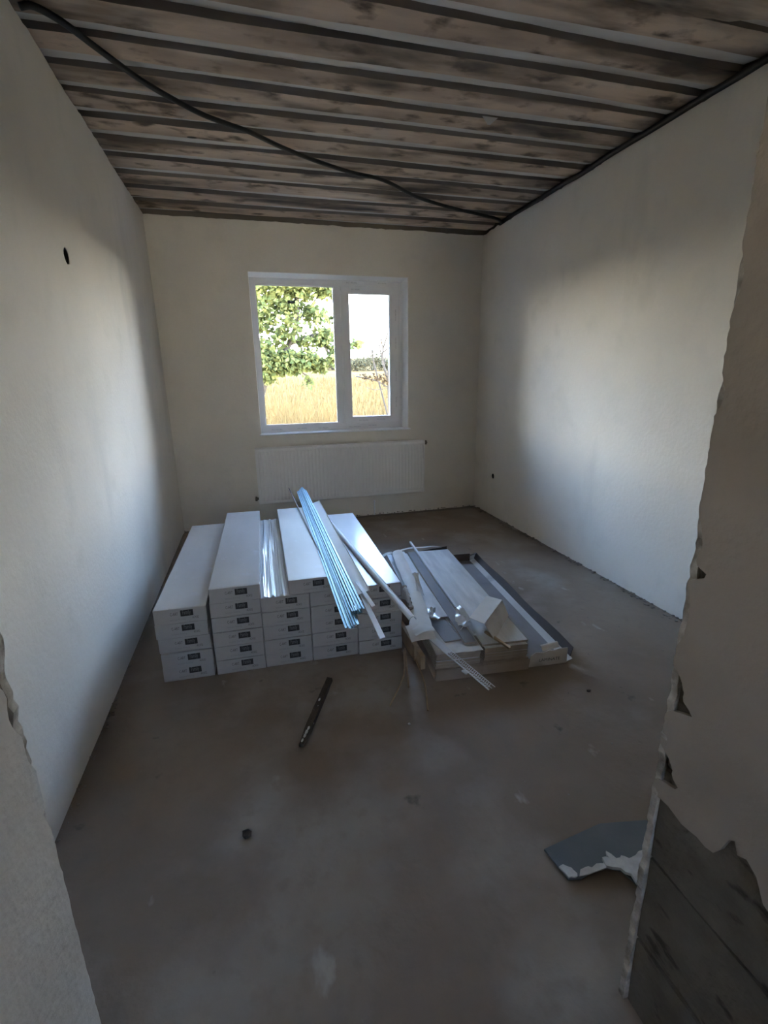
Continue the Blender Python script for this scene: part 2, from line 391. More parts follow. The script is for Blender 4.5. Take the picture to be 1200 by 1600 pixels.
# ------------------------------------------------------------------ ceiling: trapezoid decking running across the room
def ceiling():
    d = [-2.514,-2.31,-2.09,-1.876,-1.666,-1.445,-1.216,-.983,-.734,-.48,-.22]
    y = -2.514
    while y > HALL+.3: y -= .215; d.insert(0, y)
    d.append(.03)
    zc = 2.615; bm = bmesh.new(); prof = []
    for q in d:
        prof += [(q-.135, zc, 0), (q-.080, zc+.003, 1), (q-.010, zc+.019, 2), (q+.004, zc, 2)]
    nx = 36; xs = [-.06 + (W+.06)*i/nx for i in range(nx+1)]
    rows = []
    for (py, pz, mi) in prof:
        ph = random.uniform(0, 6)
        rows.append([bm.verts.new((x, py+.004*math.sin(x*2.1+ph)+random.uniform(-.0015,.0015), pz+.003*math.sin(x*3+ph*1.7)+random.uniform(-.001,.001))) for x in xs])
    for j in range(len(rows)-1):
        # flats between grooves are dirty, the window-facing web is painted lit, the other painted in shade
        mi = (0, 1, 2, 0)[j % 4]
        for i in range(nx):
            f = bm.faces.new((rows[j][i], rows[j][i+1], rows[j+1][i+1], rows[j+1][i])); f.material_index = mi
    o = obj('ceiling', bm, [M['ceiling'], M['sheet_bare_lit'], M['sheet_web_shade']]); o['kind'] = 'structure'
    box('deck_slab', (-.3, HALL-.2, 2.70), (W+.3, .3, 2.85), M['masonry'], o)
    # torn edge of an overlapping sheet near the right wall, and a bent tab
    out = [(1.75,-3.2)] + jag((1.80,-2.73), (2.28,-2.735), 12, .010, 1) + jag((2.28,-2.735), (2.9,-2.83), 16, .012, 1) + [(2.9,-3.2)]
    obj('sheet_overlap', plate([out], lambda u, v, w_: (u, v, 2.606+w_), .004), M['ceiling'], o)
    bm = bmesh.new(); q = -1.876
    v = [bm.verts.new(p) for p in ((1.95,q-.03,2.612),(2.04,q-.03,2.612),(2.005,q-.012,2.585),(1.99,q-.012,2.585))]
    bm.faces.new(v); obj('bent_tab', bm, M['sheet_bare_lit'], o)
    bm = bmesh.new(); bmesh.ops.create_circle(bm, cap_ends=True, segments=10, radius=.022, matrix=Matrix.Translation((.50,-1.335,2.611)) @ Matrix.Diagonal((1.3,.55,1,1)))
    obj('hole_shade_disc', bm, M['socket'], o)  # flat disc, the shade inside a small hole painted black
ceiling()

# ------------------------------------------------------------------ window
def frame_ring(bm, x0, z0, x1, z1, wl, wb, wr, wt, y0, y1, bev=.004):
    """four mitred bars"""
    o = [(x0,z0),(x1,z0),(x1,z1),(x0,z1)]; i = [(x0+wl,z0+wb),(x1-wr,z0+wb),(x1-wr,z1-wt),(x0+wl,z1-wt)]
    A = [bm.verts.new((x,y0,z)) for x, z in o]; B = [bm.verts.new((x,y0+ .0,z)) for x, z in i]
    C = [bm.verts.new((x,y1,z)) for x, z in o]; D = [bm.verts.new((x,y1,z)) for x, z in i]
    for k in range(4):
        j = (k+1) % 4
        bm.faces.new((A[k],A[j],B[j],B[k])); bm.faces.new((C[k],D[k],D[j],C[j])); bm.faces.new((B[k],B[j],D[j],D[k])); bm.faces.new((A[k],C[k],C[j],A[j]))
def window():
    w = struct('window_1')
    bm = bmesh.new(); frame_ring(bm, .705,.805,2.21,2.245, .105,.108,.108,.112, .121,.19); bevel(bm, .004); obj('frame', bm, M['pvc'], w)
    bm = bmesh.new(); bx(bm, 1.497,.123,.90, 1.570,.188,2.14); bevel(bm, .004); obj('mullion', bm, M['pvc'], w)
    s = None
    bm = bmesh.new(); frame_ring(bm, 1.557,.900,2.112,2.148, .080,.070,.092,.072, .104,.165); bevel(bm, .006); s = obj('sash', bm, M['pvc'], w)
    bm = bmesh.new(); frame_ring(bm, 1.631,.964,2.026,2.082, .007,.007,.007,.007, .112,.1325); obj('gasket', bm, M['inkpale'], s)
    bm = bmesh.new(); frame_ring(bm, .806,.911,1.500,2.136, .010,.010,.010,.010, .128,.1475, 0); obj('glazing_bead', bm, M['pvc'], w)
    p = box('pane', (.809,.147,.914), (1.498,.153,2.134), M['glass'], w)
    box('pane', (1.636,.132,.969), (2.021,.138,2.077), M['glass'], s)
    box('sticker', (1.085,.1445,1.985), (1.150,.1465,2.010), M['sticker'], w)['label'] = 'small dark sticker on the glass'
    # grey print of the protective foil on the bars (flat print)
    for (x, z, l, vert) in ((.86,.866,.10,0),(1.10,.870,.09,0),(1.30,.866,.10,0),(1.60,.866,.12,0),(1.80,.872,.08,0),(1.62,2.162,.10,0),(1.92,2.165,.08,0)):
        lettering('PVC PROFIL', .016, l, M['film_mark'], w, (x,.1195,z), (PI/2,0,0), 'foil_print')
    for (x, z, l) in ((1.70,.926,.09),(1.88,.930,.08),(1.66,2.105,.08)):
        lettering('PVC PROFIL', .016, l, M['film_mark'], s, (x,.1028,z), (PI/2,0,0), 'foil_print')
    for z in (1.05,1.30,1.60,1.85):
        lettering('PVC PROFIL', .016, .10, M['film_mark'], s, (2.085,.1028,z), (PI/2,-PI/2,0), 'foil_print')
    bm = bmesh.new(); bx(bm, .742,-.022,.836, 2.188,.122,.849); bevel(bm, .004); sl_ = obj('window_sill', bm, M['pvc'], w)
    box('drip_ledge', (.70,.19,.795), (2.215,.26,.808), M['sheet_bare_lit'], w)
window()

# ------------------------------------------------------------------ radiator
def radiator():
    x0, x1, z0, z1, yf, yb = .686, 2.305, .216, .733, -.112, -.035
    r = empty('radiator', 'white ribbed panel radiator hung on the back wall under the window', 'radiator', ((x0+x1)/2, yb, z0))
    cx, cy, cz = (x0+x1)/2, yb, z0
    def L(x, y, z): return (x-cx, y-cy, z-cz)
    for nm, yy, s in (('front_panel', yf, -1), ('rear_panel', yb-.012, 1)):
        bm = bmesh.new(); n = 48; px = [(x0+.004, 0)]; step = (x1-x0-.03)/n
        for i in range(n):
            a = x0+.015+i*step
            px += [(a,0),(a+step*.3,0),(a+step*.42,.0035),(a+step*.88,.0035)]
        px += [(x1-.015,0),(x1-.004,0)]
        zs = [(z0,1,.008),(z0+.006,0,.0),(z0+.028,0,0),(z0+.036,0,1),(z1-.036,0,1),(z1-.028,0,0),(z1-.006,0,0),(z1,1,.008)]
        rows = []
        for z, back, dp in zs:
            rows.append([bm.verts.new(L(x, yy-s*0+ (d*(1 if dp == 1 else 0)) + (.008 if back else 0), z)) for x, d in px])
        for j in range(len(rows)-1):
            for i in range(len(px)-1): bm.faces.new((rows[j][i],rows[j][i+1],rows[j+1][i+1],rows[j+1][i]))
        obj(nm, bm, M['rad'], r)
    bm = bmesh.new()
    for i in range(60):
        x = x0+.02+i*(x1-x0-.04)/59; bx(bm, *L(x-.003,yf+.012,z1-.012), *L(x+.003,yb-.012,z1-.004))
    for y in (yf+.01, (yf+yb)/2, yb-.012): bx(bm, *L(x0+.01,y-.003,z1-.010), *L(x1-.01,y+.003,z1-.002))
    obj('top_grille', bm, M['rad'], r)
    for x in (x0, x1-.004): 
        bm = bmesh.new(); bx(bm, *L(x,yf+.004,z0+.01), *L(x+.004,yb-.01,z1-.002)); obj('side_panel', bm, M['rad'], r)
    bm = bmesh.new()
    for i in range(50):
        x = x0+.05+i*(x1-x0-.1)/49; bx(bm, *L(x-.001,yf+.012,z0+.05), *L(x+.001,yb-.014,z1-.05))
    o = obj('convector_fins', bm, M['rad'], r)
    for x in (x0+.25, x1-.25):
        bm = bmesh.new(); bx(bm, *L(x-.02,yb-.012,z0+.05), *L(x+.02,-.001,z1-.06)); obj('bracket', bm, M['rad'], r)
    for (x, s, z) in ((x1, 1, z1-.025), (x0, -1, z0+.05)):
        bm = bmesh.new(); tube(bm, [L(x-.004*s,-.075,z), L(x+.012*s,-.075,z), L(x+.014*s,-.075,z), L(x+.03*s,-.075,z)], [.012,.012,.016,.016], 10)
        tube(bm, [L(x+.022*s,-.09,z), L(x+.022*s,-.03,z)], [.011,.009], 8); tube(bm, [L(x+.022*s,-.075,z+.02), L(x+.022*s,-.075,z-.02)], [.008,.011], 8)
        tube(bm, [L(x+.022*s,-.03,z), L(x+.022*s,-.002,z)], .006, 8)
        obj('valve', bm, M['brass'], r)
radiator()

# socket holes and pipe stub
def socket_box(name, c, axis, r, label):
    bm = bmesh.new(); n = 14
    d = .042*axis
    a = [bm.verts.new((.001*axis, r*math.cos(2*PI*k/n), r*math.sin(2*PI*k/n))) for k in range(n)]
    b = [bm.verts.new((d, r*.96*math.cos(2*PI*k/n), r*.96*math.sin(2*PI*k/n))) for k in range(n)]
    for k in range(n): bm.faces.new((a[k],a[(k+1)%n],b[(k+1)%n],b[k]))
    bm.faces.new(b)
    o = obj(name, bm, M['socket'], None, c); tag(o, label, 'socket box')
    bm = bmesh.new(); tube(bm, spline([(d*.9,0,0),(d*.5,.006,-.006),(d*.1,.010,-.014)], 4), .003, 6); obj('wire_end', bm, M['cable'], o)
socket_box('socket_box', (-.001,-2.108,1.838), -1, .031, 'black empty socket box sunk in the left plaster wall')
socket_box('socket_box', (W+.001,-.394,.389), 1, .024, 'small dark socket hole low in the right wall near the back corner')
bm = bmesh.new(); tube(bm, [(1.803,-.022,-.004),(1.803,-.022,.085),(1.804,-.02,.142)], .007, 10); tube(bm, [(1.804,-.02,.128),(1.804,-.02,.146)], .0095, 10)
tag(obj('pipe_stub', bm, M['pvc']), 'short white pipe stub standing by the back wall below the radiator', 'pipe')

# ------------------------------------------------------------------ cables on the ceiling
def cable():
    px = [(.030,-2.26,2.585),(.07,-2.245,2.600),(.14,-2.19,2.596),(.22,-2.06,2.596),(.34,-1.88,2.594),(.46,-1.755,2.59),(.58,-1.65,2.588),(.71,-1.575,2.588),(.80,-1.52,2.59),(.97,-1.39,2.588),(1.17,-1.26,2.588),(1.42,-1.135,2.588),(1.66,-1.05,2.59),(1.98,-.80,2.592),(2.32,-.63,2.594),(2.62,-.53,2.592),(2.80,-.47,2.588),(2.875,-.40,2.584)]
    px = [Vector(p) for p in px]
    bm = bmesh.new(); tube(bm, spline(px, 5), .012, 8)
    tag(obj('cable', bm, M['cable'], smooth=True), 'thick black cable crossing the corrugated ceiling from left wall to right corner', 'cable')
    pts = []; y = -.35
    while y > -4.0:
        pts.append((W-.022+random.uniform(-.006,.006), y, 2.592+random.uniform(-.006,.006))); y -= .22
    bm = bmesh.new(); tube(bm, spline(pts, 4), .016, 8)
    tag(obj('cable', bm, M['cable'], smooth=True), 'black cable tucked along the top of the right wall under the ceiling', 'cable')
cable()

# ------------------------------------------------------------------ stack of laminate cartons
BW, BL, BH, TH = .225, 1.316, .0728, -.023
SX, SY = .201, -2.465
def stack_pt(a, b, z):
    return Vector((SX + a*math.cos(TH) - b*math.sin(TH), SY + a*math.sin(TH) + b*math.cos(TH), z))
def make_carton():
    root = empty('laminate_carton', 'x', 'carton')
    w, l, h = BW-.003, BL, BH-.0012
    bm = bmesh.new(); bx(bm, 0,0,0, w,l,h); bevel(bm, .0025, 1)
    obj('carton', bm, M['carton'], root)
    e = -.0008
    bm = bmesh.new(); bx(bm, .505*w, e, .44*h, .745*w, .001, .85*h)
    pl = obj('label_plate', bm, M['black'], root)
    lettering('Family', .030, .155*w, M['whiteprint'], pl, (.545*w, e-.0004, .56*h), (PI/2,0,0))
    lettering('C-ART', .020, .15*w, M['ink'], root, (.31*w, e+.0002, .54*h), (PI/2,0,0))
    lettering('AC4/32', .016, .12*w, M['ink'], root, (.72*w, e+.0002, .23*h), (PI/2,0,0))
    lettering('laminate flooring', .013, .29*w, M['inkpale'], root, (.30*w, e+.0002, .20*h), (PI/2,0,0))
    # welded film seam along the top and the film tails at the front corners
    bm = bmesh.new(); bx(bm, .0, .012, h-.0006, w, .02, h+.0004); obj('film_seam', bm, M['carton'], root)
    return root
proto = make_carton()
ORD = ['bottom', 'second', 'third', 'fourth', 'fifth']
COLN = ['leftmost column', 'second column from the left', 'middle column', 'fourth column from the left', 'rightmost column']
first = True
OFFS = {}
for c in range(5):
    for k in range(5):
        o = proto if first else copy_tree(proto); first = False
        j = random.uniform(-.006, .006); jx = random.uniform(-.0008,.0008)
        if c == 0: jx += (-.006, -.004, -.008, -.012, -.010)[k]
        p = stack_pt(c*BW+jx, j, k*BH)
        o.location = p; o.rotation_euler = (0,0,TH+random.uniform(-.0012,.0012))
        top = ' (its top layer)' if False else ''
        o['label'] = f'white laminate flooring carton, {ORD[k]} from the floor in the {COLN[c]}'
        if k == 0: o['label'] = f'white laminate carton on the floor, at the bottom of the {COLN[c]}'
        if k == 4 and c in (0, 4): o['label'] = f'white shiny-topped laminate flooring carton, uppermost in the {COLN[c]}'
        o['group'] = 'laminate cartons in the big stack'
for (a, b, rz, lab) in ((1.02*BW, .0, 0, 'extra sixth laminate carton on the second column from the left, beside wrinkled film'),
                        (.580, .0, .006, 'extra laminate carton on top of the middle and fourth columns, under the metal profiles')):
    o = copy_tree(proto); o.location = stack_pt(a, b, 5*BH); o.rotation_euler = (0,0,TH+rz); o['label'] = lab; o['group'] = 'laminate cartons in the big stack'
ZT = 5*BH                                    # top of the five layers
# wrinkled film on the middle column between the two extra cartons
def wrinkle_sheet(fn, nu, nv):
    bm = bmesh.new(); g = [[bm.verts.new(fn(i/nu, j/nv)) for i in range(nu+1)] for j in range(nv+1)]
    for j in range(nv):
        for i in range(nu): bm.faces.new((g[j][i],g[j][i+1],g[j+1][i+1],g[j+1][i]))
    for f in bm.faces: f.smooth = True
    return bm
def fn(u, v):
    x = 2*BW+.014 + u*.108; y = -.002 + v*1.30
    z = ZT+.004+.005*(math.sin(u*19+math.sin(v*5)*1.6)+.6*math.sin(u*33+v*4+1))*(1-.4*v)+random.uniform(-.0006,.0006)
    return stack_pt(x, y, max(z, ZT+.0008))
M['filmwhite'] = mat('milky_stretch_film', (.72,.74,.76), .14, coat=.7)
tag(obj('stretch_film', wrinkle_sheet(fn, 40, 26), M['filmwhite']), 'wrinkled shiny stretch film lying between the two raised cartons', 'film')
def fn(u, v):
    x = 4*BW-.03 + u*.065; y = .02+v*1.28
    return stack_pt(x, y, ZT+.0015+max(0,.004*math.sin(u*9+v*7)))
tag(obj('stretch_film', wrinkle_sheet(fn, 8, 24), M['filmwhite']), 'smooth glossy film strip beside the white channel on top of the stack', 'film')

# ------------------------------------------------------------------ profiles lying over the stack
def bar(name, prof, a, b, m, roll=0.0, parent=None, n=1, sag=0.0):
    """extrude a 2D profile (list of (side, up)) from a to b"""
    a, b = Vector(a), Vector(b); t = (b-a).normalized(); s = t.cross(Vector((0,0,1))).normalized(); u = s.cross(t)
    c, sn = math.cos(roll), math.sin(roll); s2 = s*c+u*sn; u2 = u*c-s*sn
    bm = bmesh.new(); rows = []
    for k in range(n+1):
        p = a.lerp(b, k/n) - Vector((0,0,sag*4*(k/n)*(1-k/n)))
        rows.append([bm.verts.new(p+s2*x+u2*y) for x, y in prof])
    q = len(prof)
    for k in range(n):
        for i in range(q): bm.faces.new((rows[k][i],rows[k][(i+1)%q],rows[k+1][(i+1)%q],rows[k+1][i]))
    bm.faces.new(rows[0][::-1]); bm.faces.new(rows[-1])
    return obj(name, bm, m, parent)
BEACON = [(-.011,0),(.011,0),(.011,.0012),(.0022,.0018),(.0016,.008),(-.0016,.008),(-.0022,.0018),(-.011,.0012)]
ZB = 6*BH+.0012
beacons = [  # front x,y  back x,y, z, label
    (.962,-2.985, 1.000,-.68, 0, 'leftmost bluish zinc beacon profile of the bundle lying over the stack'),
    (.978,-2.99, 1.012,-.66, 0, 'second bluish zinc beacon profile from the left in the bundle on the stack'),
    (.995,-2.985, 1.022,-.66, 1, 'third bluish zinc beacon profile from the left, its front end even with the first two'),
    (1.004,-2.90, 1.030,-.63, 1, 'bluish zinc beacon profile in the middle of the bundle with a bent front tip'),
    (1.016,-2.88, 1.040,-.62, 2, 'bluish zinc beacon profile riding on top of the bundle, right of the bent tip'),
    (1.028,-2.90, 1.046,-.66, 1, 'second bluish zinc beacon profile from the right in the bundle'),
    (1.040,-2.88, 1.052,-.72, 2, 'rightmost bluish zinc beacon profile beside the white channel'),
]
for i, (fx, fy, bx_, by, lay, lab) in enumerate(beacons):
    z = ZB + lay*.0085
    o = bar('beacon_profile', BEACON, (fx,fy,z-.004), (bx_,by,z+.006), M['zinc'], random.uniform(-.25,.25), n=4, sag=-.002)
    tag(o, lab, 'metal profile', 'zinc beacon profiles on the stack')
    if i == 3:
        bm = bmesh.new()
        for k in range(3): bx(bm, fx-.010+k*.007, fy-.004-.004*k, z+.002, fx-.004+k*.007, fy+.03, z+.012+.003*k)
        obj('bent_tip', bm, M['zinc'], o)
tag(bar('steel_rod', [(-.003,0),(.003,0),(.003,.005),(-.003,.005)], (.975,-2.3,ZB), (.935,-.56,ZB+.012), M['ink']), 'thin dark rod poking out behind the zinc bundle', 'rod')
# white channel leaning off the raised carton, narrow strip under it, clear tip
CH = [(-.034,0),(.034,0),(.034,.014),(.032,.014),(.032,.002),(-.032,.002),(-.032,.014),(-.034,.014)]
tag(bar('channel_profile', CH, (1.078,-2.72,ZB+.002), (1.085,-1.09,ZB+.006), M['whiteprof'], .30), 'long pale grey channel profile lying right of the zinc bundle', 'metal profile')
tag(bar('angle_strip', [(-.011,0),(.011,0),(.011,.002),(-.009,.002),(-.009,.012),(-.011,.012)], (1.070,-3.08,ZB-.012), (1.112,-1.25,ZB-.012), M['whiteprof'], .2), 'narrow pale strip under the channel, sticking out furthest over the carton fronts', 'metal profile')
tag(bar('clear_strip', [(-.008,0),(.008,0),(.008,.002),(-.008,.002)], (1.092,-2.86,ZB+.006), (1.078,-2.60,ZB+.010), M['filmwhite'], .3), 'short glossy clear strip at the front end of the pale channel', 'strip')
# half round trim from the back of the stack to its right front
HR = [(.016*math.cos(PI*k/8), .016*math.sin(PI*k/8)) for k in range(9)] + [(.013*math.cos(PI*(8-k)/8), .013*math.sin(PI*(8-k)/8)) for k in range(9)]
tag(bar('half_round_trim', HR, (1.252,-2.88,ZT+.005), (1.118,-1.0,ZT+.005), M['whiteprof'], 0, n=2), 'long pale half-round trim crossing the rightmost cartons and overhanging the front', 'trim strip')

# ------------------------------------------------------------------ loose laminate pile right of the stack
PT = -.095
def pile_frame(x, y): 
    return lambda a, b, z: (x + a*math.cos(PT) - b*math.sin(PT), y + a*math.sin(PT) + b*math.cos(PT), z)
A = pile_frame(1.386, -2.800); B = pile_frame(1.612, -2.812); C = pile_frame(1.842, -2.822)
def place(o, F, a=0, b=0, z=0, rz=0):
    o.location = F(a, b, z); o.rotation_euler = (0,0,PT+rz); return o
# lower cartons
def lower_carton(F, name, label, w, h, l=1.30):
    root = empty(name, label, 'carton'); place(root, F)
    bm = bmesh.new(); bx(bm, 0,0,0, w,l,h)
    bmesh.ops.subdivide_edges(bm, edges=bm.edges[:], cuts=3, use_grid_fill=True)
    for v in bm.verts: v.co += Vector((random.uniform(-.002,.002), random.uniform(-.003,.003) , random.uniform(-.002,.0015) if v.co.z > .01 else 0))
    obj('carton', bm, M['board_dark'], root)
    # torn front lip
    out = [(0,.002)] + [(w,.002)] + jag((w,h+.006), (0,h+.004), 16, .003, 1) + [(0,h+.004)]
    obj('front_flap', plate([out], lambda u, v, d: (u, -.004-d+ -.012*(v/h), v), .003), M['board_dark'], root)
    return root
ra = lower_carton(A, 'opened_carton', 'brown crushed carton on the floor under the left loose plank stack', .222, .060)
rb = lower_carton(B, 'opened_carton', 'brown crushed carton on the floor under the middle plank stack', .226, .058)
# planks
def plank(name, w, l, t=.0135, top='plank'):
    bm = bmesh.new(); bx(bm, 0,0,0, w,l,t); bx(bm, -.004,.0,.003, .0,l,.006); bx(bm, w,.0,.005, w+.004,l,.008)
    for f in bm.faces: f.material_index = 1
    for f in bm.faces:
        c = f.calc_center_median(); f.normal_update()
        if abs(f.normal.z) > .9 and c.z > t-.001: f.material_index = 0
    me = bpy.data.meshes.new(name)
    bmesh.ops.recalc_face_normals(bm, faces=bm.faces[:]); bm.to_mesh(me); bm.free()
    me.materials.append(M[top]); me.materials.append(M['plank_side'])
    return me
pm = plank('laminate_plank', .207, 1.286)
WORD = ['lowest', 'second lowest', 'middle', 'second highest', 'highest']
for k in range(5):
    o = link('laminate_plank', pm); place(o, A, .008+random.uniform(-.002,.002), .012+random.uniform(-.004,.004), .0615+k*.0143, random.uniform(-.003,.003))
    tag(o, f'laminate plank, {WORD[k]} of the left loose plank stack', 'plank', 'planks in the left loose stack')
for k in range(5):
    o = link('laminate_plank', pm); place(o, B, .012+random.uniform(-.002,.002), .006+random.uniform(-.004,.004), .0595+k*.0143, random.uniform(-.003,.003))
    tag(o, f'laminate plank, {WORD[k]} of the middle loose plank stack' + (', pale wood print showing' if k == 4 else ''), 'plank', 'planks in the middle loose stack')
ZA = .0615+5*.0143; ZBp = .0595+5*.0143
o = link('laminate_plank', plank('laminate_plank', .222, 1.26, .010, 'plank')); place(o, B, .004, .02, ZBp+.0005)
tag(o, 'widest pale wood-print plank lying loose on the middle plank stack under the box end', 'plank')
# on the left stack: an open card sleeve, a dark plank turned over, a narrow white lath
out = [(.002,.0)] + jag((.002,.0), (.222,.0), 14, .003, 1)[1:] + [(.222,.0),(.222,.32),(.168,.36),(.150,.14),(.075,.15),(.05,.42),(.002,.40)]
o = obj('card_sleeve', plate([out], lambda u, v, d: (u, v, d), .003), M['board']); place(o, A, 0, -.004, ZA+.001)
tag(o, 'torn grey card sleeve over the front of the left plank stack', 'cardboard')
o = link('laminate_plank', plank('laminate_plank', .078, .52, .006, 'plank_back')); place(o, A, .072, .085, ZA+.0042, .10)
tag(o, 'short dark grey plank offcut face down at the front of the left stack', 'plank')
o = link('laminate_plank', plank('laminate_plank', .086, .98, .009, 'plank')); place(o, A, .060, .30, ZA+.011, .02)
tag(o, 'narrow pale plank on the left stack beside the shiny film scraps', 'plank')
o = link('laminate_plank', plank('laminate_plank', .054, 1.22, .010, 'plank_back')); place(o, A, .153, .05, ZA+.005, .0)
tag(o, 'long dark grey strip between the left and middle plank stacks', 'plank')
o = obj('lath', (lambda: (lambda bm: (bx(bm, 0,0,0, .013,1.36,.012), bm)[1])(bmesh.new()))(), M['whiteprof']); place(o, A, .2145, .10, ZA+.0165, .004)
tag(o, 'thin white lath lying along the left edge of the pale wood-print plank', 'lath')
# open tray on the right
def tray():
    root = empty('card_tray', 'empty grey open cardboard tray at the right end of the pile', 'cardboard'); place(root, C, 0, 0, 0, .0)
    w, l = .195, 1.36
    box('tray_bottom', (0,.0,.002), (w,l,.006), M['board_in'], root)
    # side wall slopes up then folds to an upright flap, its shade painted dark
    def strip(nm, x0, z0, x1, z1, m, y0=.0, y1=None):
        y1 = y1 or l; bm = bmesh.new(); n = 10; rows = []
        for k in range(n+1):
            y = y0+(y1-y0)*k/n; dz = .006*math.sin(k*1.3)*(1 if z1 > .05 else .2)
            rows.append([bm.verts.new(p) for p in ((x0,y,z0),(x1,y,z1+dz),(x1+.003,y,z1+dz),(x0+.003,y,z0-.001))])
        for k in range(n):
            for i in range(4): bm.faces.new((rows[k][i],rows[k][(i+1)%4],rows[k+1][(i+1)%4],rows[k+1][i]))
        bm.faces.new(rows[0]); bm.faces.new(rows[-1])
        return obj(nm, bm, m, root)
    strip('side_wall', w-.002, .004, w+.034, .018, M['board'])
    strip('side_flap', w+.034, .018, w+.046, .064, M['board_edge'], .02)
    strip('inner_side', -.004, .004, -.002, .075, M['board_in'], .05)
    out = [(0,.002),(w+.004,.002),(w+.004,.082),(w-.04,.086),(w-.075,.080),(.10,.083),(.07,.074),(.035,.079),(.012,.062)]
    fp = obj('front_panel', plate([out], lambda u, v, d: (u, -.004-d-.004*math.sin(u*20), v), .003), M['board'], root)
    lettering('LAMINATE', .022, .105, M['ink'], fp, (.052,-.0125,.030), (PI/2,0,0))
    # curled torn lip at the top of the front panel
    def fn(u, v): return (.07+u*.085, -.003+.03*v, .078+.018*math.sin(v*2.2)+.012*u)
    obj('torn_lip', wrinkle_sheet(fn, 6, 5), M['board'], root)
    box('back_panel', (0,l-.004,.002), (w,l,.06), M['board_edge'], root)
    bm = bmesh.new(); v = [bm.verts.new(p) for p in ((w-.01,l-.03,.06),(w+.035,l-.05,.085),(w+.045,l+.0,.05),(w,l+.02,.03))]; bm.faces.new(v); obj('end_flap', bm, M['board'], root)
tray()
# torn end flaps behind the middle stack
bm = wrinkle_sheet(lambda u, v: B(-.11+u*.30, 1.31+v*.055, ZBp+.012+.016*math.sin(u*3)-.012*v+.004*math.sin(u*9)), 12, 3)
tag(obj('card_scrap', bm, M['board']), 'pale curved torn carton flap at the far end of the plank stacks', 'cardboard')
bm = wrinkle_sheet(lambda u, v: B(.0+u*.24, 1.40-.05*u, .06+v*(.03+.05*u)), 8, 2)
tag(obj('card_scrap', bm, M['board_edge']), 'dark upright torn carton flap standing at the far end of the pile', 'cardboard')
bm = wrinkle_sheet(lambda u, v: (1.334+.115*u, -2.30-.03*u+.02*v, .002+v*.165+.01*math.sin(u*5)*v), 8, 4)  # card added to block window light coming through the gap
tag(obj('card_scrap', bm, M['board_dark']), 'brown card piece added in the gap to block light, under the pale lid strip', 'cardboard')
# folded carton end on the middle stack
def cap():
    root = empty('carton_end', 'cut-off folded carton end standing open on the pale plank', 'cardboard', (1.72,-2.62,ZBp+.011))
    T = lambda p: (p[0]-1.72, p[1]-2.62*-1, p[2]-(ZBp+.011))
    a, b, c, d, e, f = (1.574,-2.662,.16), (1.822,-2.452,.200), (1.848,-2.545,.222), (1.790,-2.685,.160), (1.668,-2.760,.141), (1.637,-2.762,.222)
    z0 = .142
    def quad(nm, P, m):
        bm = bmesh.new(); P = [Vector((p[0]-1.72, p[1]+2.62, p[2]-(ZBp+.011))) for p in P]
        n = (P[1]-P[0]).cross(P[2]-P[0]).normalized()*.003
        v = [bm.verts.new(p) for p in P]; w_ = [bm.verts.new(p-n) for p in P]
        k = len(P); bm.faces.new(v); bm.faces.new(w_[::-1])
        for i in range(k): bm.faces.new((v[i],w_[i],w_[(i+1)%k],v[(i+1)%k]))
        return obj(nm, bm, m, root)
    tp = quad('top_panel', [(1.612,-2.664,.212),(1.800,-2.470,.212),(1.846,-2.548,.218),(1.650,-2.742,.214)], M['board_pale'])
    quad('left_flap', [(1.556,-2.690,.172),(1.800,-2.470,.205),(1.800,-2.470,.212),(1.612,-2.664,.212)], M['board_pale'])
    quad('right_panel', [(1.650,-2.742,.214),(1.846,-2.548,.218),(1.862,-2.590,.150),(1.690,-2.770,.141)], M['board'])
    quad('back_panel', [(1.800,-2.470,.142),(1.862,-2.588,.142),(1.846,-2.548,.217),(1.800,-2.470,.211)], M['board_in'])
    lettering('LAMINATE', .016, .085, M['ink'], tp, (1.700-1.72,-2.665+2.62,.2155-(ZBp+.011)), (0,.02,math.radians(45)))
cap()
# long torn lid strip on the left edge of the pile
def lid():
    P0 = [(1.42,-2.72,.195), (1.436,-2.62,.190), (1.482,-2.42,.181), (1.535,-2.10,.172), (1.575,-1.85,.168), (1.610,-1.58,.172)]
    W_ = [.098, .110, .098, .074, .080, .078]
    pts = spline(P0, 4); n = len(pts)-1
    def fn(u, v):
        i = min(int(v*n), n-1); t = v*n-i; p = pts[i].lerp(pts[i+1], t)
        j = min(int(v*5), 4); s = v*5-j; w_ = W_[j]*(1-s)+W_[j+1]*s
        return (p.x-w_+u*w_*1.0+.0, p.y+.02*u, p.z+.010*math.sin(u*PI)+(.010*math.sin(v*40)*(u-.5)))
    bm = wrinkle_sheet(fn, 5, 30)
    o = obj('card_lid_strip', bm, M['board_pale']); tag(o, 'long pale torn carton lid strip lying on the left edge of the pile', 'cardboard')
    bm = wrinkle_sheet(lambda u, v: (1.535-.09*u, -1.58-.02*u-.04*v, .178+.02*u*(1-u)-.02*u*u), 6, 3); obj('curled_end', bm, M['board_pale'], o)
    bm = wrinkle_sheet(lambda u, v: (1.300+.12*u, -2.62-.10*v, .196+.004*math.sin(u*4)-.03*v*v), 6, 4); obj('folded_front', bm, M['board_pale'], o)
lid()
